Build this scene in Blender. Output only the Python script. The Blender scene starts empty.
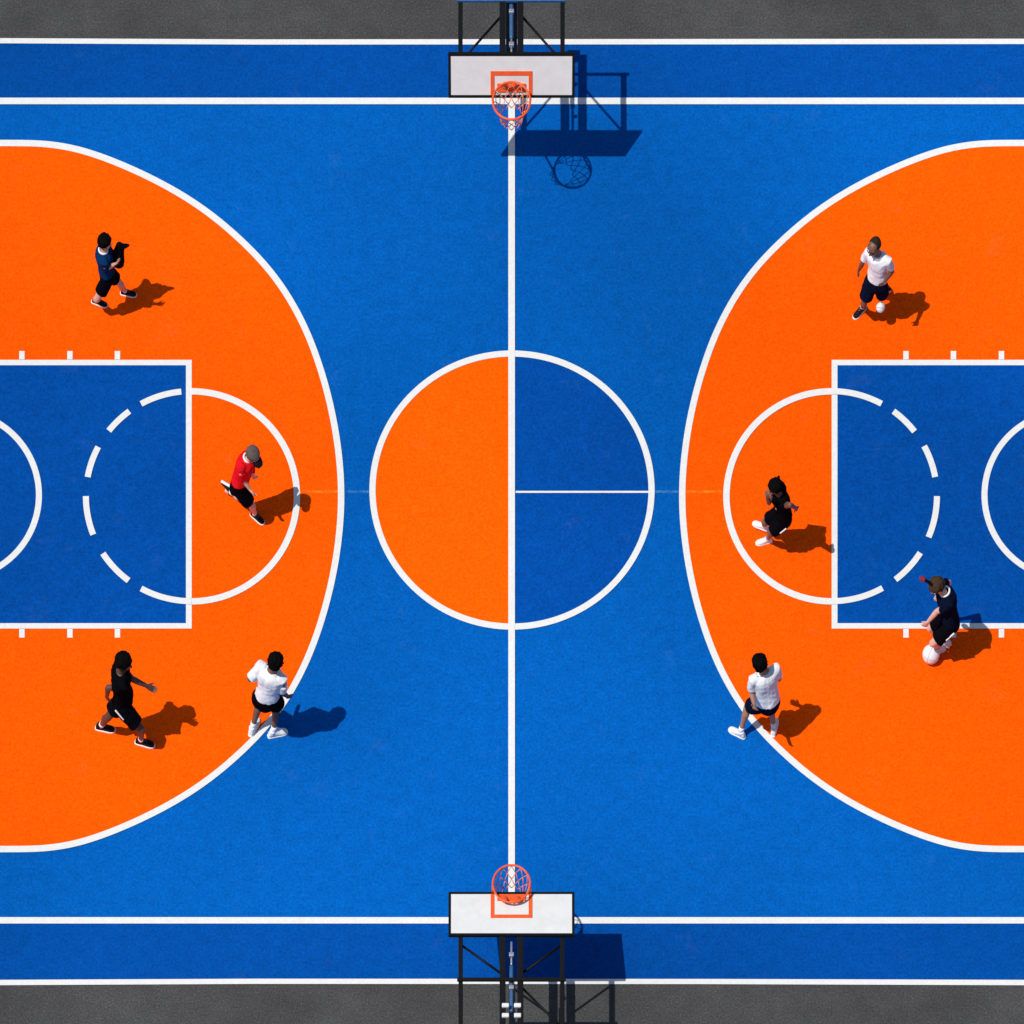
import bpy, bmesh, math, random
from mathutils import Vector, noise, Matrix

random.seed(7)
scene = bpy.context.scene
COL = scene.collection
R = math.radians

# ------------------------------------------------------------------ camera model
# shift-lens camera: hangs high south of the court, image plane parallel to the ground
S = 70.0            # pixels per metre on the ground
H, D = 90.0, 62.0   # camera height, distance south of the court centre


def W(px, py, h=0.0):
    """point at height h seen at a measured pixel of the photograph"""
    k = (H - h) / H
    return Vector(((px - 512) / S * k, ((512 - py) / S + D) * k - D, h))


def G(px, py, z=0.0):
    return Vector(((px - 512) / S, (512 - py) / S, z))


# ------------------------------------------------------------------ materials
def new_mat(name):
    m = bpy.data.materials.new(name)
    m.use_nodes = True
    nt = m.node_tree
    return m, nt, nt.nodes['Principled BSDF']


def noise_node(nt, scale, detail=3, rough=.6, coord=None):
    n = nt.nodes.new('ShaderNodeTexNoise')
    n.inputs['Scale'].default_value = scale
    n.inputs['Detail'].default_value = detail
    n.inputs['Roughness'].default_value = rough
    if coord:
        nt.links.new(coord, n.inputs['Vector'])
    return n


def ramp(nt, src, stops):
    r = nt.nodes.new('ShaderNodeValToRGB')
    while len(r.color_ramp.elements) > 1:
        r.color_ramp.elements.remove(r.color_ramp.elements[-1])
    r.color_ramp.elements[0].position = stops[0][0]
    r.color_ramp.elements[0].color = (*stops[0][1], 1)
    for p, c in stops[1:]:
        e = r.color_ramp.elements.new(p)
        e.color = (*c, 1)
    nt.links.new(src, r.inputs['Fac'])
    return r


def mul(nt, a, b):
    m = nt.nodes.new('ShaderNodeMix')
    m.data_type = 'RGBA'
    m.blend_type = 'MULTIPLY'
    m.inputs['Factor'].default_value = 1
    nt.links.new(a, m.inputs['A'])
    nt.links.new(b, m.inputs['B'])
    return m.outputs['Result']


CORNER_FALLOFF = (-34.0, 55.9, -7.7)


def paint_mat(name, col, grain=.31, drift=.20, bump=.3, rough=.9, spots=True):
    """acrylic court paint over coarse asphalt: fine grain, roller mottling, broad noise with painted corner falloff"""
    m, nt, b = new_mat(name)
    co = nt.nodes.new('ShaderNodeTexCoord').outputs['Object']
    n1 = noise_node(nt, 27, 4, .8, co)
    n2 = noise_node(nt, 5.5, 4, .6, co)
    mp = nt.nodes.new('ShaderNodeMapping')          # broad noise, offset so lens-like corner darkening is painted into the colour
    mp.inputs['Location'].default_value = CORNER_FALLOFF
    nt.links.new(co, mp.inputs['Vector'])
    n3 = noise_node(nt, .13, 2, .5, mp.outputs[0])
    g = grain
    r1 = ramp(nt, n1.outputs['Fac'], [(.3, (1 - g,) * 3), (.5, (1, 1, 1)), (.7, (1 + g,) * 3)])
    r2 = ramp(nt, n2.outputs['Fac'], [(.3, (1 - drift * .45,) * 3), (.7, (1 + drift * .4,) * 3)])
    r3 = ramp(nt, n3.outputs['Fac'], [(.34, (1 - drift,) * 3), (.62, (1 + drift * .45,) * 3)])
    rgb = nt.nodes.new('ShaderNodeRGB')
    rgb.outputs[0].default_value = (*col, 1)
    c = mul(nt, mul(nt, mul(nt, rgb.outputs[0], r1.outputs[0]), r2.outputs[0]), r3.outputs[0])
    if spots:   # scuffs of bare, dusty paint
        ns = noise_node(nt, 1.7, 6, .72, co)
        rs = ramp(nt, ns.outputs['Fac'], [(.6, (0, 0, 0)), (.8, (.035, .035, .035))])
        mx = nt.nodes.new('ShaderNodeMix')
        mx.data_type = 'RGBA'
        nt.links.new(rs.outputs[0], mx.inputs['Factor'])
        nt.links.new(c, mx.inputs['A'])
        mx.inputs['B'].default_value = (.35, .33, .32, 1)
        c = mx.outputs['Result']
    nt.links.new(c, b.inputs['Base Color'])
    b.inputs['Roughness'].default_value = rough
    b.inputs['Specular IOR Level'].default_value = .04
    bp = nt.nodes.new('ShaderNodeBump')
    bp.inputs['Strength'].default_value = bump
    bp.inputs['Distance'].default_value = .004
    nt.links.new(n1.outputs['Fac'], bp.inputs['Height'])
    nt.links.new(bp.outputs[0], b.inputs['Normal'])
    return m


def asphalt_mat():
    m, nt, b = new_mat('asphalt')
    co = nt.nodes.new('ShaderNodeTexCoord').outputs['Object']
    n1 = noise_node(nt, 38, 5, .8, co)
    n2 = noise_node(nt, 3.2, 4, .65, co)
    n3 = noise_node(nt, .45, 3, .55, co)
    r1 = ramp(nt, n1.outputs['Fac'], [(.28, (.018, .018, .019)), (.45, (.050, .050, .051)), (.58, (.072, .071, .070)), (.72, (.16, .157, .152))])
    r2 = ramp(nt, n2.outputs['Fac'], [(.3, (.86,) * 3), (.7, (1.1,) * 3)])
    r3 = ramp(nt, n3.outputs['Fac'], [(.3, (.80,) * 3), (.7, (1.14,) * 3)])
    c = mul(nt, mul(nt, r1.outputs[0], r2.outputs[0]), r3.outputs[0])
    nt.links.new(c, b.inputs['Base Color'])
    b.inputs['Roughness'].default_value = .95
    b.inputs['Specular IOR Level'].default_value = .15
    bp = nt.nodes.new('ShaderNodeBump')
    bp.inputs['Strength'].default_value = .5
    bp.inputs['Distance'].default_value = .006
    nt.links.new(n1.outputs['Fac'], bp.inputs['Height'])
    nt.links.new(bp.outputs[0], b.inputs['Normal'])
    return m


def plain(name, col, rough=.7, var=.12, scale=18, metallic=0, spec=.3, bump=0, sss=0):
    m, nt, b = new_mat(name)
    co = nt.nodes.new('ShaderNodeTexCoord').outputs['Object']
    n = noise_node(nt, scale, 4, .6, co)
    r = ramp(nt, n.outputs['Fac'], [(.3, tuple(x * (1 - var) for x in col)), (.7, tuple(min(1, x * (1 + var)) for x in col))])
    nt.links.new(r.outputs[0], b.inputs['Base Color'])
    b.inputs['Roughness'].default_value = rough
    b.inputs['Metallic'].default_value = metallic
    b.inputs['Specular IOR Level'].default_value = spec
    if sss:
        b.inputs['Subsurface Weight'].default_value = sss
        b.inputs['Subsurface Radius'].default_value = (.02, .008, .005)
    if bump:
        bp = nt.nodes.new('ShaderNodeBump')
        bp.inputs['Strength'].default_value = bump
        bp.inputs['Distance'].default_value = .004
        nt.links.new(n.outputs['Fac'], bp.inputs['Height'])
        nt.links.new(bp.outputs[0], b.inputs['Normal'])
    return m


def faded_line_mat(name, col):
    """thin line almost worn off: paint left in dashes, clear between"""
    m, nt, b = new_mat(name)
    co = nt.nodes.new('ShaderNodeTexCoord').outputs['Object']
    n1 = noise_node(nt, 9, 5, .7, co)
    r = ramp(nt, n1.outputs['Fac'], [(.38, (.02,) * 3), (.72, (.8,) * 3)])
    nt.links.new(r.outputs[0], b.inputs['Alpha'])
    b.inputs['Base Color'].default_value = (*col, 1)
    b.inputs['Roughness'].default_value = .9
    b.inputs['Specular IOR Level'].default_value = .1
    return m


M = {
    'asphalt': asphalt_mat(),
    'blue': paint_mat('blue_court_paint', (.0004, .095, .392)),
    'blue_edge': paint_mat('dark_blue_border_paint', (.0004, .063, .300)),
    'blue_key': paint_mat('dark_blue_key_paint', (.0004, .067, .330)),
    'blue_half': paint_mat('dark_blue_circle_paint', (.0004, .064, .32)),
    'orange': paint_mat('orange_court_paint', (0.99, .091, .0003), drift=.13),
    'orange_half_lit': paint_mat('brightened_orange_circle_paint', (.99, .105, .0003), drift=.13),  # court orange made lighter: brighter middle of the lens falloff put into colour
    'white': paint_mat('white_line_paint', (.69, .685, .67), grain=.08, drift=.05, bump=.15, spots=False),
    'worn': faded_line_mat('worn_orange_line_paint', (.99, .30, .02)),
    'worn_blue': faded_line_mat('worn_pale_line_paint', (.12, .34, .62)),
    'board': plain('white_backboard', (.68, .675, .665), .6, .05, 6, 0, .15),
    'black_metal': plain('black_powder_coat', (.005, .005, .006), .55, .3, 30, 0, .15),
    'orange_metal': plain('orange_enamel', (.80, .105, .02), .4, .12, 22),
    'net': plain('net_cord', (.82, .24, .10), .9, .15, 60),
    'steel': plain('galvanised_steel', (.55, .56, .58), .38, .15, 40, .8),
    'blue_steel': plain('blue_grey_steel', (.05, .14, .30), .45, .2, 25, .3),
    'tee_navy': plain('navy_jersey', (.003, .006, .020), .95, .3, 26, 0, .01, .35),
    'tee_blue': plain('dark_blue_jersey', (.003, .024, .085), .95, .3, 26, 0, .02, .35),
    'tee_red': plain('red_jersey', (.66, .006, .012), .9, .15, 26, 0, .06, .35),
    'tee_white': plain('white_jersey', (.72, .725, .75), .95, .04, 26, 0, .05, .35),
    'tee_black': plain('black_jersey', (.003, .003, .004), .95, .3, 26, 0, .01, .35),
    'shorts_black': plain('black_shorts', (.003, .003, .005), .95, .3, 26, 0, .01, .35),
    'shorts_navy': plain('navy_shorts', (.004, .006, .018), .95, .3, 26, 0, .01, .35),
    'trim_white': plain('white_trim', (.8, .8, .8), .85, .04, 30),
    'shoe_black': plain('black_shoe', (.006, .006, .007), .7, .3, 40, 0, .12),
    'shoe_white': plain('white_shoe', (.72, .72, .735), .7, .05, 40, 0, .15),
    'sole_white': plain('white_rubber', (.78, .77, .75), .6, .06, 40),
    'hair_black': plain('black_hair', (.003, .0026, .0028), .8, .5, 70, 0, .03, .6),
    'hair_brown': plain('brown_hair', (.045, .024, .013), .75, .4, 70, 0, .12, .6),
    'hair_short': plain('cropped_hair', (.026, .017, .012), .8, .4, 80, 0, .06, .5),
    'cap': plain('grey_cap', (.10, .075, .07), .9, .15, 40, 0, .15, .3),
    'visor': plain('black_visor', (.006, .006, .007), .8, .2, 40, 0, .08),
    'bag': plain('black_bag', (.003, .003, .004), .85, .4, 14, 0, .03, .6),
    'red_band': plain('red_band', (.20, .012, .02), .8, .15, 40),
    'lens': plain('dark_lens', (.01, .01, .012), .2, .1, 20),
    'print': plain('grey_print', (.42, .42, .46), .9, .2, 30),
}
SKIN = {
    'light': plain('light_skin', (.56, .33, .24), .55, .07, 20, 0, .35, 0, .08),
    'pink': plain('fair_skin', (.60, .37, .29), .55, .07, 20, 0, .35, 0, .08),
    'tan': plain('tan_skin', (.34, .17, .11), .55, .08, 20, 0, .35, 0, .06),
    'brown': plain('brown_skin', (.16, .075, .045), .5, .10, 20, 0, .4, 0, .05),
    'dark': plain('dark_skin', (.085, .040, .026), .48, .12, 20, 0, .4, 0, .04),
}
EYE = plain('eye', (.03, .02, .015), .25, .2, 30)
LIP = plain('lip', (.24, .08, .07), .5, .1, 30)


# ------------------------------------------------------------------ object helpers
def tag(o, label=None, cat=None, group=None, kind=None):
    if label: o['label'] = label
    if cat: o['category'] = cat
    if group: o['group'] = group
    if kind: o['kind'] = kind
    return o


def link(name, me, mat=None, parent=None):
    o = bpy.data.objects.new(name, me)
    COL.objects.link(o)
    if mat and me:
        me.materials.append(mat)
    if parent:
        o.parent = parent
        o.matrix_parent_inverse = parent.matrix_basis.inverted()
    return o


def mesh_from_bm(name, bm, smooth=False):
    bmesh.ops.recalc_face_normals(bm, faces=bm.faces)
    me = bpy.data.meshes.new(name)
    bm.to_mesh(me)
    bm.free()
    if smooth:
        me.polygons.foreach_set('use_smooth', [True] * len(me.polygons))
    return me


def loft(bm, rings, cap=True):
    """rings: lists of equally many points"""
    vs = [[bm.verts.new(p) for p in r] for r in rings]
    n = len(vs[0])
    for a, b in zip(vs, vs[1:]):
        for i in range(n):
            j = (i + 1) % n
            bm.faces.new((a[i], a[j], b[j], b[i]))
    if cap:
        bm.faces.new(list(reversed(vs[0])))
        bm.faces.new(vs[-1])


def ellipse(c, u, v, rx, ry, n=16):
    return [c + u * (rx * math.cos(2 * math.pi * i / n)) + v * (ry * math.sin(2 * math.pi * i / n)) for i in range(n)]


def tube(bm, pts, rad, ref=None, n=14, round_ends=True):
    """tapered tube; rad entries are r or (r_ref, r_other)"""
    pts = [Vector(p) for p in pts]
    rad = [(r, r) if not isinstance(r, tuple) else r for r in rad]
    rings = []
    m = len(pts)
    tang = []
    for i in range(m):
        a = pts[max(0, i - 1)]
        b = pts[min(m - 1, i + 1)]
        tang.append((b - a).normalized())
    if ref is None:
        ref = Vector((0, 0, 1)) if abs(tang[0].z) < .9 else Vector((0, 1, 0))
    seq = []
    for i in range(m):
        seq.append((pts[i], tang[i], rad[i], 1))
    if round_ends:
        r0 = min(rad[0])
        r1 = min(rad[-1])
        pre = [(pts[0] - tang[0] * r0 * a, tang[0], rad[0], s) for a, s in ((.95, .25), (.75, .65), (.4, .92))]
        post = [(pts[-1] + tang[-1] * r1 * a, tang[-1], rad[-1], s) for a, s in ((.4, .92), (.75, .65), (.95, .25))]
        seq = pre + seq + post
    for p, t, r, s in seq:
        u = (ref - t * ref.dot(t))
        if u.length < 1e-4:
            u = t.orthogonal()
        u.normalize()
        v = t.cross(u).normalized()
        rings.append(ellipse(p, u, v, r[0] * s, r[1] * s, n))
    loft(bm, rings)


def box(bm, c, u, v, w, su, sv, sw, bevel=0):
    c = Vector(c)
    vs = []
    for a in (-1, 1):
        for b in (-1, 1):
            for d in (-1, 1):
                vs.append(bm.verts.new(c + u * (a * su / 2) + v * (b * sv / 2) + w * (d * sw / 2)))
    idx = [(0, 1, 3, 2), (4, 6, 7, 5), (0, 4, 5, 1), (2, 3, 7, 6), (0, 2, 6, 4), (1, 5, 7, 3)]
    fs = [bm.faces.new([vs[i] for i in f]) for f in idx]
    if bevel:
        es = list({e for f in fs for e in f.edges})
        bmesh.ops.bevel(bm, geom=es, offset=bevel, segments=2, affect='EDGES', profile=.6)


def remesh(name, bm, voxel, smooth=4, wr=0, wscale=9, seed=0):
    """union of the lofts in bm as one continuous surface"""
    me = mesh_from_bm(name, bm)
    o = bpy.data.objects.new('tmp', me)
    COL.objects.link(o)
    md = o.modifiers.new('r', 'REMESH')
    md.mode = 'VOXEL'
    md.voxel_size = voxel
    md.use_smooth_shade = True
    if smooth:
        sm = o.modifiers.new('s', 'SMOOTH')
        sm.iterations = smooth
        sm.factor = .5
    dg = bpy.context.evaluated_depsgraph_get()
    dg.update()
    res = bpy.data.meshes.new_from_object(o.evaluated_get(dg))
    res.name = name
    bpy.data.objects.remove(o)
    if wr:
        off = Vector((seed * 3.7, seed * 1.3, seed * 2.1))
        for v in res.vertices:
            q = v.co * wscale + off
            d = noise.noise(Vector((q.x, q.y, q.z * .55))) * wr + noise.noise(q * 2.4) * wr * .4
            v.co += v.normal * d
    res.polygons.foreach_set('use_smooth', [True] * len(res.polygons))
    return res


# ------------------------------------------------------------------ the ground and the court
def sheet(name, polys, z, mat, parent=None):
    bm = bmesh.new()
    for poly in polys:
        vs = [bm.verts.new((p[0], p[1], z)) for p in poly]
        f = bm.faces.new(vs)
    bmesh.ops.triangulate(bm, faces=[f for f in bm.faces if len(f.verts) > 4])
    for f in bm.faces:
        f.normal_update()
        if f.normal.z < 0:
            f.normal_flip()
    me = bpy.data.meshes.new(name)
    bm.to_mesh(me)
    bm.free()
    return link(name, me, mat, parent)


def rect(x0, y0, x1, y1):
    return [G(x0, y0), G(x1, y0), G(x1, y1), G(x0, y1)]


def ribbon(pts, w):
    """strip of quads of width w px along a list of pixel points"""
    P = [Vector((p[0], p[1])) for p in pts]
    left, right = [], []
    for i in range(len(P)):
        t = (P[min(i + 1, len(P) - 1)] - P[max(i - 1, 0)]).normalized()
        nrm = Vector((-t.y, t.x))
        left.append(P[i] + nrm * w / 2)
        right.append(P[i] - nrm * w / 2)
    return [[G(*left[i]), G(*left[i + 1]), G(*right[i + 1]), G(*right[i])] for i in range(len(P) - 1)]


def arc(cx, cy, rx, ry, a0, a1, n=64):
    return [(cx + rx * math.cos(R(a0 + (a1 - a0) * i / n)), cy - ry * math.sin(R(a0 + (a1 - a0) * i / n))) for i in range(n + 1)]


g = sheet('asphalt_ground', [[(-400, -400), (400, -400), (400, 400), (-400, 400)]], 0, M['asphalt'])
tag(g, 'dark grey speckled asphalt around the painted court', 'ground', kind='structure')

XL, XR = -420, 1444
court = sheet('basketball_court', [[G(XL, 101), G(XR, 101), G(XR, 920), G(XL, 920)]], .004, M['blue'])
tag(court, 'bright blue painted basketball court with orange areas and white lines', 'court', kind='structure')
# the run-off strips outside the sidelines, a darker blue
sheet('border_strip', [[G(XL, 41.5), G(XR, 41.5), G(XR, 101), G(XL, 101)]], .004, M['blue_edge'], court)
sheet('border_strip', [[G(XL, 920), G(XR, 920), G(XR, 981), G(XL, 981)]], .004, M['blue_edge'], court)

# three-point shape (measured), left half, mirrored for the right
half = [(-300, 143), (0, 143), (30, 143), (52, 144.4), (78, 148.8), (110, 159.5), (150, 176.9), (197, 203), (236, 234.7),
        (271, 270), (294.5, 306), (311, 340), (326, 385), (336, 430), (340.6, 470), (341.4, 496)]
ctrl = half + [(x, 992 - y) for x, y in reversed(half[:-1])]


def catmull(P, n=10):
    out = []
    for i in range(len(P) - 1):
        p0 = Vector(P[max(i - 1, 0)]); p1 = Vector(P[i]); p2 = Vector(P[i + 1]); p3 = Vector(P[min(i + 2, len(P) - 1)])
        d1 = max((p2 - p1).length, 1e-6) ** .5
        d0 = max((p1 - p0).length, 1e-6) ** .5 if (p1 - p0).length > 1e-6 else d1
        d2 = max((p3 - p2).length, 1e-6) ** .5 if (p3 - p2).length > 1e-6 else d1
        m1 = (p2 - p1) if d0 == 0 else ((p1 - p0) / d0 - (p2 - p0) / (d0 + d1) + (p2 - p1) / d1) * d1
        m2 = ((p2 - p1) / d1 - (p3 - p1) / (d1 + d2) + (p3 - p2) / d2) * d1
        for k in range(n):
            t = k / n
            out.append(p1 * (2 * t**3 - 3 * t**2 + 1) + m1 * (t**3 - 2 * t**2 + t) + p2 * (-2 * t**3 + 3 * t**2) + m2 * (t**3 - t**2))
    out.append(Vector(P[-1]))
    return [(p.x, p.y) for p in out]


tp = catmull(ctrl)
for _ in range(60):     # ease out the measuring jitter
    tp = [tp[0]] + [((tp[i - 1][0] + 2 * tp[i][0] + tp[i + 1][0]) / 4, (tp[i - 1][1] + 2 * tp[i][1] + tp[i + 1][1]) / 4) for i in range(1, len(tp) - 1)] + [tp[-1]]
mir = lambda pts: [(1023.4 - x, y) for x, y in pts]
for pts in (tp, mir(tp)):
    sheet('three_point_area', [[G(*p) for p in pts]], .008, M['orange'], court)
    sheet('three_point_line', ribbon(pts, 6.4), .016, M['white'], court)
# keys
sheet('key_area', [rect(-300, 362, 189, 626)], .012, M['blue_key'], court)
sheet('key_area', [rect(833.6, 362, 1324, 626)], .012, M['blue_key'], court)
for m in (lambda p: p, mir):
    q = lambda x0, y0, x1, y1: rect(*sorted((m([(x0, 0)])[0][0], m([(x1, 0)])[0][0]))[:1], y0, sorted((m([(x0, 0)])[0][0], m([(x1, 0)])[0][0]))[1], y1)
    sheet('key_line', [q(-300, 359.8, 186, 365.2), q(-300, 623.1, 186, 628.5), q(186, 359.8, 191.8, 628.5)], .016, M['white'], court)
    for tx in (22, 70, 117.5):
        sheet('lane_mark', [q(tx - 2.7, 351, tx + 2.7, 359.5)], .016, M['white'], court)
        sheet('lane_mark', [q(tx - 2.7, 628.8, tx + 2.7, 637.5)], .016, M['white'], court)
    sheet('restricted_area_arc', ribbon(m(arc(-45, 495, 84, 84, -85, 85)), 6), .016, M['white'], court)
    sheet('free_throw_arc', ribbon(m(arc(191.5, 496.5, 105.5, 105, -90, 90, 90)), 6.4), .020, M['white'], court)
for cx, dashes in ((191.5, [(95.5, 118.5), (126, 141.5), (152, 169.5), (180, 201.5), (213, 233.5), (241.5, 270)]),
                   (831.3, [(90, 61.6), (54, 38), (28.5, 10.5), (0, -23), (-32.6, -52.6), (-61, -90)])):
    for a0, a1 in dashes:
        sheet('free_throw_dash', ribbon(arc(cx, 496.5, 105.5, 105, a0, a1, 14), 6.0), .024, M['white'], court)
# centre circle
cc = (512, 490)
sheet('centre_circle_half', [[G(*p) for p in arc(*cc, 139.5, 136.5, 90, 270)]], .008, M['orange_half_lit'], court)
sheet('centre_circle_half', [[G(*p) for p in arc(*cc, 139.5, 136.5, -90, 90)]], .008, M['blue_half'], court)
sheet('centre_circle_line', ribbon(arc(*cc, 139.5, 136.5, 0, 360, 160), 6.2), .016, M['white'], court)
sheet('centre_line', [rect(508.3, 104.2, 514.9, 917)], .020, M['white'], court)
sheet('cross_line', [rect(515.6, 490.6, 648.8, 492.6)], .012, M['white'], court)
sheet('worn_line', [rect(300, 490.2, 338, 492.6)], .012, M['worn'], court)
sheet('worn_line', [rect(345, 490.2, 369, 492.6)], .012, M['worn_blue'], court)
sheet('worn_line', [rect(655, 490.2, 680, 492.6)], .012, M['worn_blue'], court)
sheet('worn_line', [rect(687, 490.2, 724, 492.6)], .012, M['worn'], court)
sheet('sideline', [rect(XL, 97.7, XR, 104.2)], .016, M['white'], court)
sheet('sideline', [rect(XL, 917, XR, 923.4)], .016, M['white'], court)
sheet('border_line', [[G(XL, 35.8), G(256, 39.2), G(700, 38.8), G(XR, 38.2), G(XR, 43.4), G(700, 44.2), G(256, 44.4), G(XL, 41)]], .012, M['white'], court)
sheet('border_line', [[G(XL, 981.4), G(256, 978.4), G(700, 978.6), G(XR, 980.8), G(XR, 986.4), G(700, 983.8), G(256, 983.6), G(XL, 987)]], .012, M['white'], court)

# ------------------------------------------------------------------ basketball hoops
XV, YV, ZV = Vector((1, 0, 0)), Vector((0, 1, 0)), Vector((0, 0, 1))


def hoop(s, y_edge, h0, tilt, L, y_rim, h_rim, arm_len, bar_len, y_cross, label):
    """s=+1 the support runs north, -1 south; tilt of the board from vertical"""
    edge = W(511.5, y_edge, h0)
    v = Vector((0, s * math.sin(R(tilt)), math.cos(R(tilt))))
    n = Vector((0, -s * math.cos(R(tilt)), math.sin(R(tilt))))
    B = lambda x, vv, d=0: edge + XV * x + v * vv + n * d
    top = B(0, L)
    ha = h0 + math.cos(R(tilt)) * L * .62
    back = Vector((edge.x, top.y, ha))
    pole_y = back.y + s * arm_len
    root = bpy.data.objects.new('basketball_hoop', None)
    COL.objects.link(root)
    root.location = (edge.x, pole_y, 0)
    tag(root, label, 'basketball hoop', 'basketball hoops at the ends of the centre line')

    def part(name, bm, mat, parent=root, smooth=False):
        return link(name, mesh_from_bm(name, bm, smooth), mat, parent)
    Wd = 126 / S * (H - h0) / H
    # board panel, with a rounded black steel edge
    bm = bmesh.new()
    box(bm, B(0, L / 2), XV, v, n, Wd - .055, L - .055, .03, .003)
    bd = part('backboard', bm, M['board'])
    bm = bmesh.new()
    t = .036
    for x in (-1, 1):
        box(bm, B(x * (Wd / 2 - t / 2), L / 2), XV, v, n, t, L, .038, .004)
    for vv in (t / 2, L - t / 2):
        box(bm, B(0, vv), XV, v, n, Wd - 2 * t, t, .038, .004)
    part('board_frame', bm, M['black_metal'])
    # painted target square (open at the lower edge)
    bm = bmesh.new()
    tw, th, lw = 41 / S, min(L * .6, 25.5 / 41 * L), .052
    box(bm, B(0, th - lw / 2, .0185), XV, v, n, tw, lw, .006)
    for x in (-1, 1):
        box(bm, B(x * (tw / 2 - lw / 2), (th - lw) / 2 + .018, .0185), XV, v, n, lw, th - lw - .036, .006)
    part('target_square', bm, M['orange_metal'], bd)
    # rim
    rc = W(511.5, y_rim, h_rim)
    RR = .262
    bm = bmesh.new()
    N = 40
    rings = []
    for i in range(N + 1):
        a = 2 * math.pi * i / N
        d = XV * math.cos(a) + YV * math.sin(a)
        rings.append(ellipse(rc + d * RR, d, ZV, .014, .014, 8))
    loft(bm, rings, cap=False)
    bmesh.ops.remove_doubles(bm, verts=bm.verts, dist=1e-5)
    rim = part('rim', bm, M['orange_metal'], root, True)
    # bracket: plate on the board and two tongues out to the rim
    vb = max(.08, min(L * .5, (rc - edge).dot(v)))
    if tilt > 60:
        vb = .10
    bp = B(0, vb, .03)
    bm = bmesh.new()
    box(bm, B(0, vb, .024), XV, v, n, .40, .10, .018, .004)
    rback = rc + YV * (s * RR)
    for x in (-.09, .09):
        a = B(x, vb, .03)
        b = rc + XV * x + YV * (s * math.sqrt(RR * RR - x * x))
        tube(bm, [a, (a + b) / 2 + ZV * .01, b], [(.016, .034)] * 3, ZV, 8, False)
    part('rim_bracket', bm, M['orange_metal'])
    for x in (-1, 1):
        bm = bmesh.new()
        a = B(x * (tw / 2 - lw / 2), .02, .03)
        b = rc + XV * (x * RR * .97) + YV * (-s * RR * .1)
        mid = Vector((a.x, a.y * .35 + b.y * .65, a.z * .35 + b.z * .65))
        tube(bm, [a, mid, b], [.013, .013, .012], None, 8, False)
        part('rim_brace', bm, M['orange_metal'], root, True)
    # net: twelve hooks, knotted diamonds narrowing downwards
    bm = bmesh.new()
    NL = 12
    levels = [(0, RR * .98), (.09, RR * .86), (.18, RR * .72), (.26, RR * .62), (.33, RR * .6)]
    for k in range(len(levels) - 1):
        z0, r0 = levels[k]
        z1, r1 = levels[k + 1]
        for i in range(NL):
            a0 = 2 * math.pi * (i + (k % 2) * .5) / NL
            for dd in (-.5, .5):
                a1 = a0 + dd * 2 * math.pi / NL
                p0 = rc + Vector((math.cos(a0) * r0, math.sin(a0) * r0, -z0 - .008))
                p1 = rc + Vector((math.cos(a1) * r1, math.sin(a1) * r1, -z1 - .008))
                tube(bm, [p0, (p0 + p1) / 2 - ZV * .008, p1], [.0055] * 3, None, 5, False)
    part('net', bm, M['net'], root, True)
    # support: two main arms, outer bars, cross bar, braces, pole
    x_arm = .125
    for x in (-1, 1):
        bm = bmesh.new()
        a = Vector((back.x + x * x_arm, back.y - s * .02, ha))
        b = Vector((back.x + x * x_arm, pole_y, ha))
        c = (a + b) / 2
        box(bm, c, XV, YV, ZV, .085, abs(b.y - a.y), .10, .008)
        part('main_arm', bm, M['black_metal'])
    xo = 50.0 / S
    for x in (-1, 1):
        bm = bmesh.new()
        a = Vector((back.x + x * xo, back.y - s * .01, ha))
        b = a + YV * (s * bar_len)
        box(bm, (a + b) / 2, XV, YV, ZV, .062, bar_len, .06, .006)
        part('outer_bar', bm, M['black_metal'])
    cy = W(512, y_cross, ha).y
    bm = bmesh.new()
    box(bm, Vector((back.x, cy, ha + .05)), XV, YV, ZV, 2 * xo + .10, .042, .036, .005)
    part('cross_bar', bm, M['blue_steel'] if s > 0 else M['black_metal'])
    def brace(p, q):
        bm = bmesh.new()
        tube(bm, [p, q], [.017, .017], None, 8, False)
        part('brace', bm, M['black_metal'], root, True)
    for x in (-1, 1):
        brace(Vector((back.x + x * xo, back.y + s * .05, ha - .055)), Vector((back.x + x * .16, cy - s * .16, ha - .055)))
        if bar_len > 1.2 and x > 0:
            brace(Vector((back.x + x * .16, cy + s * .06, ha - .055)), Vector((back.x + x * xo, cy + s * .62, ha - .055)))
    # board mounting struts
    for x in (-xo, -x_arm, x_arm, xo):
        bm = bmesh.new()
        q = B(x, L * .62 if tilt < 60 else L * .9, -.028)
        tube(bm, [Vector((back.x + x, back.y + s * .03, ha)), q], [.02, .02], None, 8, False)
        part('board_strut', bm, M['black_metal'], root, True)
    # spring cylinder between the arms
    bm = bmesh.new()
    y0 = back.y + s * .04
    y1 = pole_y - s * .05
    tube(bm, [Vector((back.x, y0, ha - .03)), Vector((back.x, y0 + s * .30, ha - .03))], [.017, .017], None, 10)
    part('piston_rod', bm, M['steel'], root, True)
    bm = bmesh.new()
    tube(bm, [Vector((back.x, y0 + s * .34, ha - .03)), Vector((back.x, min(y0 + s * .95, y1) if s > 0 else max(y0 + s * .95, y1), ha - .03))], [.03, .03], None, 12)
    part('spring_cylinder', bm, M['blue_steel'], root, True)
    for yy in (y0 + s * .20, y0 + s * .66):
        bm = bmesh.new()
        box(bm, Vector((back.x, yy, ha + .02)), XV, YV, ZV, .07, .05, .05, .008)
        part('clamp', bm, M['steel'])
    if bar_len > 1.2:
        for x in (-1, 1):
            for yy in (.98, 1.12):
                bm = bmesh.new()
                box(bm, Vector((back.x + x * .085, back.y + s * yy, ha + .065)), XV, YV, ZV, .10, .055, .04, .012)
                part('counterweight', bm, M['board'])
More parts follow.
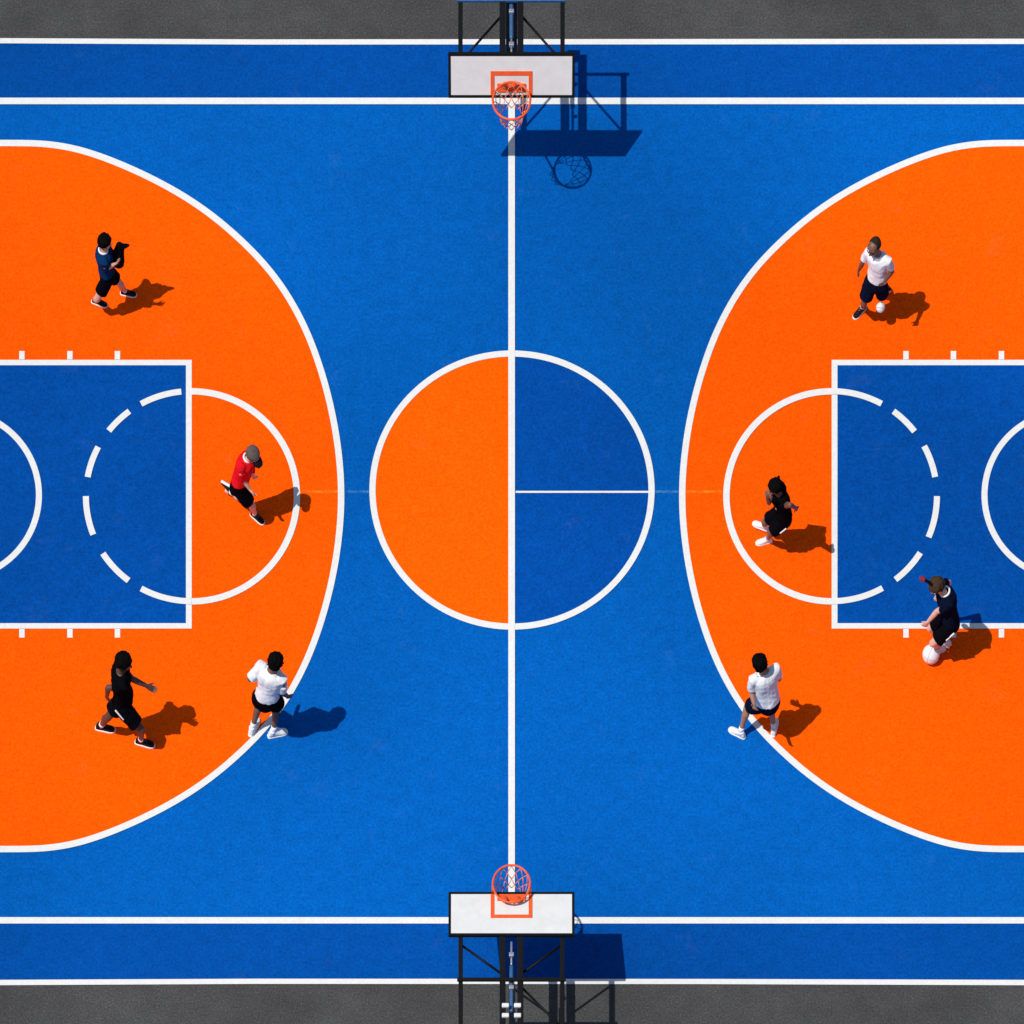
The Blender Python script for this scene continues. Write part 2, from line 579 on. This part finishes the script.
    bm = bmesh.new()
    box(bm, Vector((back.x, pole_y - s * .01, (ha - .03) / 2 + .03)), XV, YV, ZV, .16, .16, ha - .03 + .06, .012)
    part('pole', bm, M['black_metal'])
    bm = bmesh.new()
    box(bm, Vector((back.x, pole_y, .022)), XV, YV, ZV, .42, .36, .026, .006)
    for x in (-.16, .16):
        for y in (-.13, .13):
            tube(bm, [Vector((back.x + x, pole_y + y, .03)), Vector((back.x + x, pole_y + y, .055))], [.02, .02], None, 6, False)
    part('base_plate', bm, M['black_metal'])
    return root


hoop(1, 96.5, 1.50, 27, .555, 100, 1.78, 1.12, .84, 2.2, 'hoop with blue rear bar behind its white board, at the upper end of centre line')
hoop(-1, 892, 1.38, 79, .71, 883, 1.52, 2.2, 1.75, 981, 'hoop with white board tipped right back, at the lower end of centre line')


# ------------------------------------------------------------------ people
def yaw_vec(deg, pitch=0):
    return Vector((math.cos(R(deg)) * math.cos(R(pitch)), math.sin(R(deg)) * math.cos(R(pitch)), math.sin(R(pitch))))


def ik(a, b, l1, l2, pole):
    d = b - a
    L = d.length
    if L > (l1 + l2) * .995:
        k = L / ((l1 + l2) * .995)
        l1 *= k
        l2 *= k
    x = (l1 * l1 - l2 * l2 + L * L) / (2 * L)
    h = math.sqrt(max(l1 * l1 - x * x, 0))
    dn = d.normalized()
    p = pole - dn * pole.dot(dn)
    p = p.normalized() if p.length > 1e-5 else dn.orthogonal().normalized()
    return a + dn * x + p * h


def lerp(a, b, t):
    return a + (b - a) * t


def person(sp):
    k = sp['scale']
    P = W(sp['pelvis'][0], sp['pelvis'][1], sp['pelvis'][2] * k)
    C = W(sp['chest'][0], sp['chest'][1], sp['chest'][2] * k)
    Hd = W(sp['head'][0], sp['head'][1], sp['head'][2] * k)
    tl = (C - P).length / k
    C = P + (C - P).normalized() * max(.43, min(.50, tl)) * k
    hl = (Hd - C).length / k
    Hd = C + (Hd - C).normalized() * max(.21, min(.25, hl)) * k
    print(sp['name'], 'torso %.2f neck %.2f' % (tl, hl))
    Fp, Fc, Fh = yaw_vec(sp['yaw_p']), yaw_vec(sp['yaw_c']), yaw_vec(sp['yaw_h'], sp.get('pitch', -12))
    Ts = (C - P).normalized()
    Rp = Fp.cross(ZV).normalized()
    Rc = (Fc - Ts * Fc.dot(Ts)).normalized().cross(Ts).normalized()
    Fcc = Ts.cross(Rc).normalized()
    Rh = Fh.cross(ZV).normalized()
    Uh = Rh.cross(Fh).normalized()
    skin = SKIN[sp['skin']]
    kh = k * sp.get('head_k', 1.06)
    root_loc = Vector((P.x, P.y, 0))

    bulk = sp.get('bulk', 1.0)
    sw = .172 * bulk
    sh = {'r': C + Rc * sw * k - Ts * .01 * k, 'l': C - Rc * sw * k - Ts * .01 * k}
    hip = {'r': P + Rp * .088 * k - ZV * .03 * k, 'l': P - Rp * .088 * k - ZV * .03 * k}

    def reach(c, r, px, py, mode):
        """point at bone length r from joint c on the line of sight of a pixel"""
        o, e = W(px, py, 0), W(px, py, 2)
        d = (e - o).normalized()
        m = o - c
        if mode == 'm':                    # slightly foreshortened, hanging or reaching away
            r = r * .88
        bq = m.dot(d)
        disc = bq * bq - (m.dot(m) - r * r)
        if disc <= 0:
            q = o - d * bq
            return c + (q - c).normalized() * r
        t = -bq + math.sqrt(disc) * (1 if mode == 'n' else -1)
        return o + d * t
    an, kn, fd = {}, {}, {}
    for q in 'rl':
        f = sp['foot_' + q]
        fd[q] = Vector(f[3]).normalized()
        kp = sp.get('knee_' + q)
        if isinstance(f[2], str):          # foot off the ground: chain of bones
            kn[q] = reach(hip[q], .43 * k, *kp)
            an[q] = reach(kn[q], .42 * k, f[0], f[1], f[2])
        else:
            an[q] = W(f[0], f[1], f[2] * k)
            pole = Fp
            if kp:
                pole = reach(hip[q], .43 * k, *kp) - lerp(hip[q], an[q], .5)
            kn[q] = ik(hip[q], an[q], .43 * k, .42 * k, pole)
        print('   leg', q, '%.2f ankle z %.2f knee z %.2f' % ((an[q] - hip[q]).length / k, an[q].z, kn[q].z), end='')
    el, ha = {}, {}
    for q in 'rl':
        el[q] = reach(sh[q], .285 * k, *sp['elbow_' + q])
        ha[q] = reach(el[q], .25 * k, *sp['hand_' + q])
        print('   arm', q, 'elbow z %.2f wrist z %.2f' % (el[q].z / k, ha[q].z / k), end='')
    print()

    # ---------------- body: one continuous skin
    bm = bmesh.new()

    def torso_rings(add, lo=-.11, hi=1.0):
        secs = [(-.14, .10, .085), (-.08, .145, .105), (.02, .152, .108), (.06, .149, .105), (.09, .147, .102), (.12, .146, .10), (.22, .138, .094), (.32, .152, .104),
                (.40, .168, .112), (.455, .170, .105), (.487, .138, .086), (.512, .088, .068), (.53, .066, .056)]
        tlen = (C - P).length / k
        rings = []
        for z, rx, ry in secs:
            if z < lo:
                continue
            t = max(0, min(1, z / .48))
            u = lerp(Rp, Rc, t).normalized()
            f = lerp(Fp, Fcc, t).normalized()
            c = P + Ts * (z * tlen / .48 * k)
            rings.append(ellipse(c, u, f, (rx * bulk + add) * k, (ry * bulk + add) * k, 20))
        return rings
    loft(bm, torso_rings(-.014)[:-3] + torso_rings(0)[-3:])
    tube(bm, [C - Ts * .02 * k, lerp(C, Hd, .45), Hd - Uh * .03 * k], [.066 * k, .056 * k, .055 * k], Rc)
    # head
    secs = [(-.110, .020, .022, .052), (-.098, .036, .036, .046), (-.08, .050, .055, .034), (-.045, .064, .080, .014), (0, .074, .096, 0),
            (.04, .077, .098, -.006), (.07, .068, .086, -.010), (.090, .047, .060, -.010), (.100, .022, .03, -.010)]
    loft(bm, [ellipse(Hd + Uh * z * kh + Fh * f * kh, Rh, Fh, rx * kh, ry * kh, 20) for z, rx, ry, f in secs])
    hp = lambda r, f, u: Hd + Rh * r * kh + Fh * f * kh + Uh * u * kh
    tube(bm, [hp(0, .085, .022), hp(0, .10, -.008), hp(0, .106, -.030)], [.008 * k, .012 * k, .016 * k], Rh, 10)
    for x in (-1, 1):
        tube(bm, [hp(x * .071, -.006, -.03), hp(x * .078, -.012, .0), hp(x * .076, -.012, .025)], [(.008 * k, .013 * k), (.010 * k, .020 * k), (.008 * k, .014 * k)], Rh, 8)
        tube(bm, [hp(x * .012, .089, .034), hp(x * .05, .074, .034)], [.009 * k, .008 * k], None, 8)
    # arms and hands
    for q, sgn in (('r', 1), ('l', -1)):
        s_, e_, w_ = sh[q], el[q], ha[q]
        tube(bm, [lerp(s_, C, .35), s_, lerp(s_, e_, .3), lerp(s_, e_, .75), e_], [.050 * k, .050 * k, .047 * k, .042 * k, .039 * k], None, 14)
        tube(bm, [e_, lerp(e_, w_, .25), lerp(e_, w_, .7), w_], [.039 * k, .041 * k, .032 * k, .026 * k], None, 12)
        hd = (w_ - e_).normalized()
        # palm faces the body midline
        side = (C - w_)
        side = side - hd * side.dot(hd)
        side = side.normalized() if side.length > 1e-3 else hd.orthogonal().normalized()
        across = hd.cross(side).normalized() * sgn      # towards the thumb or little finger
        if across.dot(Fc) < 0:
            across = -across                             # thumb side forward
        curl = sp.get('curl_' + q, .5)
        tube(bm, [w_, w_ + hd * .035 * k, w_ + hd * .085 * k], [(.026 * k, .020 * k), (.038 * k, .017 * k), (.042 * k, .015 * k)], across, 12)
        for i, (ln, off) in enumerate(((.070, .033), (.078, .011), (.073, -.011), (.058, -.032))):
            b0 = w_ + hd * .082 * k + across * off * k
            spread = across * (off * .9)
            d1 = (hd + side * curl * .5 + spread).normalized()
            d2 = (hd + side * curl * 1.5 + spread * .8).normalized()
            d3 = (hd * .6 + side * curl * 2.4 + spread * .5).normalized()
            p1 = b0 + d1 * ln * .48 * k
            p2 = p1 + d2 * ln * .32 * k
            p3 = p2 + d3 * ln * .26 * k
            tube(bm, [b0 - hd * .015 * k, b0, p1, p2, p3], [.0095 * k, .0095 * k, .009 * k, .0082 * k, .007 * k], across, 8)
        b0 = w_ + hd * .028 * k + across * .026 * k
        p1 = b0 + (hd * .7 + across * .8 + side * .25).normalized() * .040 * k
        p2 = p1 + (hd + across * .35 + side * .35).normalized() * .030 * k
        tube(bm, [w_ + hd * .02 * k, b0, p1, p2], [.014 * k, .014 * k, .0105 * k, .0085 * k], across, 8)
    # legs and feet
    for q in 'rl':
        h_, k_, a_ = hip[q], kn[q], an[q]
        tube(bm, [h_, lerp(h_, k_, .2), lerp(h_, k_, .6), k_], [.066 * k, .074 * k, .066 * k, .053 * k], Rp, 14)
        bk = -Fp * .012 * k
        tube(bm, [k_, lerp(k_, a_, .28) + bk, lerp(k_, a_, .65), a_], [.052 * k, .056 * k, .040 * k, .033 * k], Rp, 14)
        tube(bm, [a_ - fd[q] * .02 * k, a_ + fd[q] * .08 * k - ZV * .035 * k], [.034 * k, .03 * k], None, 10)
    me = remesh('person', bm, .0072 * k, 2)
    me.materials.append(skin)
    me.materials.append(EYE)
    me.materials.append(LIP)
    eyes = [hp(x * .033, .080, .012) for x in (-1, 1)]
    mouth = hp(0, .085, -.066)
    for p in me.polygons:
        c = p.center
        if (c - Hd).length < .14 * k:
            if min((c - e).length for e in eyes) < .0135 * k:
                p.material_index = 1
            else:
                d = c - mouth
                if abs(d.dot(Rh)) < .026 * k and abs(d.dot(Uh)) < .008 * k and d.dot(Fh) > -.03 * k:
                    p.material_index = 2
    body = link('person', me)
    # origin at the base of the figure
    me.transform(Matrix.Translation(-root_loc))
    body.location = root_loc
    tag(body, sp['label'], 'person', 'players on the court')

    def part(name, me, mat, parent=body):
        me.transform(Matrix.Translation(-root_loc))
        o = link(name, me, mat)
        o.parent = parent
        return o

    sd = sp['seed']
    # ---------------- shirt
    bm = bmesh.new()
    loft(bm, torso_rings(.024, lo=sp.get('shirt_lo', -.03))[:-2] + torso_rings(.016)[-2:])
    for q in 'rl':
        s_, e_ = sh[q], el[q]
        if sp.get('sleeveless'):
            tube(bm, [lerp(s_, C, .55), lerp(s_, C, .2)], [.075 * k, .068 * k], None, 12)
        else:
            tube(bm, [lerp(s_, C, .4), s_, lerp(s_, e_, .35), lerp(s_, e_, sp.get('sleeve', .68))], [.070 * k, .074 * k, .070 * k, .072 * k], None, 14, False)
    shirt = part('shirt', remesh('shirt', bm, .011 * k, 3, .017 * k, 8, sd), M[sp['tee']])
    if sp.get('collar'):
        bm = bmesh.new()
        rings = []
        cc_ = C + Ts * .050 * k
        ax = (Ts + Fh * .25).normalized()
        u = Rc
        f = ax.cross(u).normalized()
        for i in range(29):
            a = 2 * math.pi * i / 28
            d = u * math.cos(a) + f * math.sin(a)
            rings.append(ellipse(cc_ + d * .072 * k, d, ax, .014 * k, .020 * k, 8))
        loft(bm, rings, cap=False)
        bmesh.ops.remove_doubles(bm, verts=bm.verts, dist=1e-5)
        part('collar', mesh_from_bm('collar', bm, True), M['trim_white'], shirt)
    if sp.get('emblem'):
        bm = bmesh.new()
        c_ = C - Ts * .11 * k + Fcc * .133 * k - Rc * .045 * k
        tube(bm, [c_ + Ts * .02 * k, c_, c_ - Ts * .03 * k], [(.022 * k, .010 * k)] * 3, Rc, 10)
        part('emblem', mesh_from_bm('emblem', bm, True), M['trim_white'], shirt)
    # ---------------- shorts
    bm = bmesh.new()
    loft(bm, [r for r in torso_rings(.012, lo=-.2)][:3] + torso_rings(.006, lo=.05)[:2])
    for q in 'rl':
        h_, k_ = hip[q], kn[q]
        ln = sp.get('shorts_len', .74)
        tube(bm, [h_ + ZV * .04 * k, lerp(h_, k_, .25), lerp(h_, k_, .55), lerp(h_, k_, ln)], [.100 * k, .112 * k, .110 * k, .112 * k], Rp, 16, False)
    shorts = part('shorts', remesh('shorts', bm, .011 * k, 3, .014 * k, 8, sd + 5), M[sp['shorts']])
    if sp.get('stripe'):
        q = sp['stripe']
        sg = 1 if q == 'r' else -1
        bm = bmesh.new()
        h_, k_ = hip[q], kn[q]
        ax = (k_ - h_).normalized()
        o_ = Rp * sg - ax * (Rp * sg).dot(ax)
        o_ = o_.normalized()
        t0 = sp.get('stripe_at', .05)
        pts = [lerp(h_, k_, t0 + t) + o_ * .112 * k + ZV * .010 * k for t in (0, .12, .25, .36)]
        tube(bm, pts, [(.012 * k, .012 * k)] * 4, o_, 8)
        part('side_stripe', mesh_from_bm('side_stripe', bm, True), M['trim_white'], shorts)
    # ---------------- shoes, socks
    for q in 'rl':
        a_ = an[q]
        d = fd[q]
        side = d.cross(Vector(sp['foot_' + q][4]) if len(sp['foot_' + q]) > 4 else ZV).normalized()
        up = side.cross(d).normalized()
        bz = -.075 * k                        # sole below the ankle
        L = lambda t, s, u: a_ + d * t * k + side * s * k + up * (bz + u * k)
        bm = bmesh.new()
        secs = [(-.075, .026, .020, .030), (-.06, .036, .045, .042), (-.02, .041, .062, .056), (.03, .042, .052, .050), (.08, .046, .036, .038),
                (.13, .048, .028, .030), (.165, .042, .024, .026), (.188, .026, .018, .021)]
        loft(bm, [ellipse(L(t, 0, uc), side, up, rx * k, ry * k, 16) for t, rx, ry, uc in secs])
        tube(bm, [L(-.012, 0, .06), L(-.012, 0, .105)], [.044 * k, .042 * k], d, 14, False)
        shoe = part('shoe', remesh('shoe', bm, .006 * k, 3), M[sp['shoe']])
        bm = bmesh.new()
        pts = []
        for t, w in ((-.086, .018), (-.07, .034), (-.02, .041), (.04, .044), (.09, .050), (.14, .050), (.175, .040), (.197, .018)):
            pts.append((t, w))
        outline = [(t, w) for t, w in pts] + [(t, -w) for t, w in reversed(pts)]
        rings = []
        for u, gr in ((-.012, .97), (.004, 1.03), (.016, 1.02), (.020, .95)):
            rings.append([L(t * 1.0 + (gr - 1) * .1 * (1 if t > 0 else -1), w * gr, u) for t, w in outline])
        loft(bm, rings)
        part('sole', mesh_from_bm('sole', bm, True), M['sole_white'], shoe)
        if sp['shoe'] == 'shoe_black':
            bm = bmesh.new()
            for t0 in (.035, .055, .075, .095):
                uu = .098 - (t0 - .03) * .55
                tube(bm, [L(t0, -.026, uu - .012), L(t0, 0, uu), L(t0, .026, uu - .012)], [.0045 * k] * 3, None, 6)
            part('lace', mesh_from_bm('lace', bm, True), M['trim_white'], shoe)
        ax = (kn[q] - a_).normalized()
        bm = bmesh.new()
        tube(bm, [a_ - ax * .0 * k, a_ + ax * .05 * k, a_ + ax * .085 * k], [.039 * k, .039 * k, .041 * k], d, 14, False)
        part('sock', mesh_from_bm('sock', bm, True), M['trim_white'])
    # ---------------- hair or cap
    rnd = random.Random(sd)
    style = sp['hair']
    bm = bmesh.new()
    th = {'short': .007, 'crop': .017, 'full': .026, 'long': .028, 'cap': .018}[style]
    hs = [(-.055, .054, .05, -.050), (-.03, .066, .066, -.040), (0, .074, .080, -.026), (.03, .076, .092, -.013), (.058, .070, .090, -.008), (.078, .054, .070, -.010),
          (.094, .032, .042, -.012), (.100, .012, .016, -.012)]
    if style == 'long':
        hs = [(-.085, .05, .045, -.055)] + hs
    if style == 'short':
        hs = [(z, rx, ry, f - .012) for z, rx, ry, f in hs[1:]]
    if style == 'cap':
        hs = [(-.012, .072, .090, -.014)] + hs[3:]
    loft(bm, [ellipse(Hd + Uh * (z + (th * .35 if z > .05 else 0)) * kh + Fh * f * kh, Rh, Fh, (rx + th * 1.1) * kh, (ry + th * .6) * kh, 18) for z, rx, ry, f in hs])
    if style in ('full', 'long'):
        for i in range(70):   # tufts
            a = rnd.uniform(0, 2 * math.pi)
            z = rnd.uniform(-.01, .098)
            t = (z + .01) / .118
            rr = math.sqrt(max(0.02, 1 - t ** 2.2))
            p = hp(math.cos(a) * .094 * rr, -.016 + math.sin(a) * .100 * rr, z)
            if (p - Hd).dot(Fh) > .055 * k and z < .06:
                continue
            o_ = (p - Hd).normalized()
            tube(bm, [p - o_ * .02 * k, p + (o_ * .5 - Uh * .5 + Rh * rnd.uniform(-.5, .5)).normalized() * .018 * k], [.017 * k, .008 * k], None, 7)
    if style == 'long':
        back = Hd - Fh * .09 * k - Uh * .02 * k
        dn = -Ts
        tube(bm, [back + Uh * .03 * k, back + dn * .10 * k - Fcc * .045 * k, back + dn * .22 * k - Fcc * .05 * k, back + dn * .33 * k - Fcc * .03 * k], [(.06 * k, .045 * k), (.062 * k, .045 * k), (.05 * k, .038 * k), (.02 * k, .018 * k)], Rh, 12)
        for i in range(12):
            x = rnd.uniform(-.055, .055)
            tube(bm, [back + Rh * x * k, back + Rh * x * k + dn * .12 * k - Fcc * .055 * k, back + Rh * x * 1.2 * k + dn * rnd.uniform(.25, .36) * k - Fcc * .045 * k], [.018 * k, .016 * k, .010 * k], None, 7)
        tube(bm, [hp(.01, -.085, .10), hp(.015, -.115, .115)], [.030 * k, .024 * k], None, 8)   # tied knot
    if style == 'cap':
        cap = part('cap', remesh('cap', bm, .007 * k, 2), M['cap'])
        bm = bmesh.new()
        rings = []
        for f, w, u in ((.07, .074, .018), (.11, .072, .014), (.15, .058, .006), (.178, .030, -.002)):
            rings.append([hp(x, f, u - abs(x) ** 2 * 3 + dz) for x, dz in ((-w, 0), (-w * .5, .004), (0, .006), (w * .5, .004), (w, 0), (w * .5, -.005), (0, -.004), (-w * .5, -.005))])
        loft(bm, rings)
        part('visor', mesh_from_bm('visor', bm, True), M['visor'], cap)
        bm = bmesh.new()
        tube(bm, [hp(0, -.012, .108), hp(0, -.012, .118)], [.010 * k, .008 * k], None, 8)
        part('button', mesh_from_bm('button', bm, True), M['cap'], cap)
    else:
        part('hair', remesh('hair', bm, .007 * k, 2, (0 if style == 'short' else .011) * k, 24, sd), M[sp['hair_mat']])
    if sp.get('glasses'):
        bm = bmesh.new()
        for x in (-1, 1):
            tube(bm, [hp(x * .014, .104, .010), hp(x * .036, .100, .011), hp(x * .058, .086, .012)], [(.018 * k, .006 * k)] * 3, Uh, 10)
            tube(bm, [hp(x * .060, .082, .018), hp(x * .080, .03, .016), hp(x * .082, -.01, .010)], [.004 * k] * 3, None, 6)
        part('glasses', mesh_from_bm('glasses', bm, True), M['lens'])
    if sp.get('tail'):
        px, py, hh = sp['tail']
        tip = W(px, py, hh * k)
        st = hp(0, .02, .085)
        bm = bmesh.new()
        tube(bm, [st, lerp(st, tip, .5) + ZV * .02 * k, lerp(st, tip, .85)], [.030 * k, .020 * k, .022 * k], None, 10)
        tail = part('hair_tail', remesh('hair_tail', bm, .006 * k, 2, .006 * k, 30, sd), M['hair_black'])
        bm = bmesh.new()
        tube(bm, [lerp(st, tip, .80), tip, lerp(st, tip, 1.2)], [.026 * k, .038 * k, .026 * k], None, 12)
        part('hair_tie', mesh_from_bm('hair_tie', bm, True), M['red_band'], tail)
    return dict(k=k, C=C, P=P, ha=ha, el=el, Hd=Hd, Fc=Fcc, Rc=Rc)


E = lambda deg, z=0: (math.cos(R(deg)), math.sin(R(deg)), z)
people = [
    dict(name='P1', scale=.84, seed=1, skin='light', tee='tee_blue', shorts='shorts_black', shoe='shoe_black', hair='full', hair_mat='hair_black', collar=True, bulk=1.12, shorts_len=.6, shirt_lo=.08, sleeve=.95,
         label='person in dark blue shirt striding with a black bag held to the chest',
         head=(105, 241, 1.56), chest=(103.5, 251.5, 1.34), pelvis=(107, 273, .86), yaw_p=5, yaw_c=5, yaw_h=-10,
         foot_r=(96.5, 299, .11, E(-12, -.12)), foot_l=(125, 290, .085, E(-8)), knee_l=(122, 281, 'n'), knee_r=(104, 286, 'n'),
         elbow_r=(105.5, 268, 'm'), hand_r=(114.5, 263.5, 'n'), elbow_l=(113, 258, 'f'), hand_l=(118, 259, 'f')),
    dict(name='P2', scale=.87, seed=2, skin='pink', tee='tee_red', shorts='shorts_black', shoe='shoe_black', hair='cap', hair_mat='hair_black', collar=True, bulk=1.18, head_k=1.16, sleeve=1.0, shirt_lo=.08,
         label='person running in red shirt and grey cap with black visor',
         head=(253, 454, 1.54), chest=(247, 459.5, 1.34), pelvis=(239.5, 482, .87), yaw_p=-25, yaw_c=-30, yaw_h=-50, pitch=-20,
         foot_r=(254.5, 513, .085, E(-38)), foot_l=(230.5, 491, 'f', (-.80, .42, .05), (.2, -.75, -.5)), knee_l=(240, 497, 'f'), knee_r=(254, 497, 'n'),
         elbow_r=(242, 477, 'm'), hand_r=(249.5, 488, 'm'), elbow_l=(251, 472, 'f'), hand_l=(254, 476, 'f')),
    dict(name='P3', scale=1.03, seed=3, skin='dark', tee='tee_black', shorts='shorts_black', shoe='shoe_black', hair='full', hair_mat='hair_black', stripe='r', stripe_at=-.1, bulk=1.05,
         label='person in black shirt and shorts lunging with one arm stretched out',
         head=(124, 661, 1.56), chest=(120.5, 672, 1.35), pelvis=(123, 698, .83), yaw_p=-20, yaw_c=18, yaw_h=-20,
         foot_r=(140.7, 739, .085, E(-12)), foot_l=(101, 724.5, .09, E(-8)), knee_r=(141, 715, 'n'), knee_l=(113, 712, 'n'),
         elbow_r=(108, 687, 'm'), hand_r=(107, 695, 'f'), elbow_l=(134, 680, 'f'), hand_l=(146.5, 685, 'm')),
    dict(name='P4', scale=1.04, seed=4, skin='brown', tee='tee_white', shorts='shorts_black', shoe='shoe_white', hair='full', hair_mat='hair_black', bulk=1.0, head_k=1.0, shirt_lo=.05, sleeve=.88,
         label='person in white shirt and black shorts seen from behind, shadow falling on blue',
         head=(276, 660.5, 1.58), chest=(272, 672, 1.36), pelvis=(266, 698, .87), yaw_p=72, yaw_c=62, yaw_h=50, shorts_len=.82,
         foot_r=(273.5, 731, .085, E(15)), foot_l=(252.3, 727, .085, E(65)),
         elbow_r=(281.5, 691, 'm'), hand_r=(287, 695, 'm'), elbow_l=(250, 678, 'm'), hand_l=(258, 677, 'f')),
    dict(name='P5', scale=.90, seed=5, skin='brown', tee='tee_white', shorts='shorts_navy', shoe='shoe_black', hair='short', hair_mat='hair_short', glasses=True, bulk=1.0, head_k=1.12, shirt_lo=.05,
         label='person in white shirt with dark glasses kicking towards a small white ball',
         head=(874, 246, 1.58), chest=(878.5, 255.5, 1.36), pelvis=(877, 280, .88), yaw_p=-125, yaw_c=-118, yaw_h=-125, pitch=-12,
         foot_r=(862.5, 306, .085, E(-135)), foot_l=(886, 286, 'f', (.5, .6, -.6)), knee_l=(882.5, 295, 'f'), knee_r=(866, 296, 'n'),
         elbow_r=(862.5, 262, 'f'), hand_r=(859, 269, 'f'), elbow_l=(892, 270.5, 'm'), hand_l=(885, 280, 'n')),
    dict(name='P6', scale=.86, seed=6, skin='brown', tee='tee_black', shorts='shorts_black', shoe='shoe_white', hair='long', hair_mat='hair_black', sleeveless=True, stripe='l', emblem=True, bulk=1.08,
         label='person with long black hair in sleeveless black top and white shoes',
         head=(775, 486, 1.56), chest=(780, 495, 1.35), pelvis=(783.5, 514, .86), yaw_p=200, yaw_c=215, yaw_h=205, pitch=-22,
         foot_l=(767.5, 538, .085, E(190)), foot_r=(764, 524.5, .13, E(158, .1)), knee_l=(771, 524, 'n'), knee_r=(767, 515, 'n'),
         elbow_l=(790, 504, 'n'), hand_l=(795.5, 507, 'f'), elbow_r=(769, 502, 'n'), hand_r=(767, 495.5, 'n'), curl_r=1.2),
    dict(name='P7', scale=.95, seed=7, skin='pink', tee='tee_navy', shorts='shorts_black', shoe='shoe_white', hair='full', hair_mat='hair_brown', collar=True, stripe='l', tail=(923, 578.5, 1.50), bulk=1.1,
         label='brown haired person with red hair tie crouching over a large white ball',
         head=(936.5, 585, 1.46), chest=(945.5, 593.5, 1.28), pelvis=(950, 618, .80), yaw_p=205, yaw_c=205, yaw_h=215, pitch=-35,
         foot_l=(940.5, 646.5, .085, E(200)), foot_r=(946, 641, .085, E(195)), knee_l=(930, 633, 'n'), knee_r=(939, 630, 'f'),
         elbow_l=(937, 610.5, 'f'), hand_l=(928, 621, 'f'), elbow_r=(949, 582, 'f'), hand_r=(941, 592, 'f')),
    dict(name='P8', scale=.97, seed=8, skin='tan', tee='tee_white', shorts='shorts_navy', shoe='shoe_white', hair='full', hair_mat='hair_black', bulk=1.05,
         label='person in white shirt and navy shorts seen from behind, one foot past the orange area',
         head=(759, 661.5, 1.56), chest=(764, 671.5, 1.35), pelvis=(768, 701, .83), yaw_p=105, yaw_c=115, yaw_h=125,
         foot_l=(740.5, 731.5, .085, E(150)), foot_r=(774, 727.5, .085, E(80)), knee_l=(749, 715, 'f'),
         elbow_l=(751.5, 691, 'm'), hand_l=(754, 703.5, 'n'), elbow_r=(779, 678, 'm'), hand_r=(772, 677, 'f')),
]
info = {}
for sp in people:
    info[sp['name']] = person(sp)


# ------------------------------------------------------------------ balls and the bag
def ball(px, py, r, label, seed, lift=.008):
    c = W(px, py, r + lift)
    bm = bmesh.new()
    bmesh.ops.create_uvsphere(bm, u_segments=32, v_segments=20, radius=r)
    me = mesh_from_bm('ball', bm, True)
    o = link('ball', me, M['shoe_white'])
    o.location = c
    tag(o, label, 'ball', 'white balls')
    bm = bmesh.new()
    for ax in (XV, YV, ZV):
        u = ax.orthogonal().normalized()
        v = ax.cross(u)
        rings = []
        for i in range(41):
            a = 2 * math.pi * i / 40
            d = u * math.cos(a) + v * math.sin(a)
            rings.append(ellipse(d * r, d, ax, .003, .004, 6))
        loft(bm, rings, cap=False)
    s = link('seam', mesh_from_bm('seam', bm, True), M['print'])
    s.parent = o
    o.rotation_euler = (.5 + seed, .4, seed)
    return o


ball(880.5, 306.5, .064, 'small white ball bouncing just beside the kicking person', .3, .30)
ball(931, 653.5, .122, 'large white ball touching the foot of the crouching person', 1.1)

p = info['P1']
bm = bmesh.new()
k = p['k']
c = W(117.6, 257, 1.17 * k)
c2 = W(120, 245.5, 1.36 * k)
tube(bm, [c - ZV * .11 + XV * .0, c, lerp(c, c2, .6), c2 + ZV * .01], [(.085, .06), (.105, .075), (.075, .06), (.062, .055)], XV, 16)
tube(bm, [c2 + XV * .02, c2 + XV * .085 + ZV * .01, c2 + XV * .125 + ZV * .02], [.036, .026, .014], None, 10)
me = remesh('bag', bm, .007, 3, .016, 11, 3)
base = Vector((c.x, c.y, c.z - .12))
me.transform(Matrix.Translation(-base))
bag = link('bag', me, M['bag'])
bag.location = base
tag(bag, 'black bag bunched up against the chest of the striding person', 'bag')

# ------------------------------------------------------------------ camera, light, sky
cam = bpy.data.cameras.new('camera')
co = bpy.data.objects.new('camera', cam)
COL.objects.link(co)
co.location = (0, -D + .8 / S, H)
co.rotation_euler = (0, 0, 0)
cam.sensor_width = 36
cam.sensor_fit = 'HORIZONTAL'
cam.lens = 36 * S * H / 1024
cam.shift_y = S * D / 1024
cam.clip_start = 1
cam.clip_end = 1500
scene.camera = co

EL, AZ = 62.0, 22.0        # sun elevation; shadows run east, AZ degrees towards north
to_sun = Vector((-math.cos(R(AZ)) * math.cos(R(EL)), -math.sin(R(AZ)) * math.cos(R(EL)), math.sin(R(EL))))
sl = bpy.data.lights.new('sun', 'SUN')
sl.energy = 4.0
sl.angle = R(.55)
sl.color = (1, .965, .90)
so = bpy.data.objects.new('sun', sl)
COL.objects.link(so)
so.location = to_sun * 60
so.rotation_euler = to_sun.to_track_quat('Z', 'Y').to_euler()

world = bpy.data.worlds.new('World')
scene.world = world
world.use_nodes = True
nt = world.node_tree
sky = nt.nodes.new('ShaderNodeTexSky')
sky.sky_type = 'NISHITA'
sky.sun_disc = False
sky.sun_elevation = R(EL)
sky.sun_rotation = math.atan2(to_sun.x, to_sun.y)
bg = nt.nodes['Background']
bg.inputs['Strength'].default_value = .088
nt.links.new(sky.outputs[0], bg.inputs['Color'])

scene.view_settings.view_transform = 'Standard'
scene.view_settings.look = 'None'
scene.view_settings.gamma = 1
scene.view_settings.exposure = 0
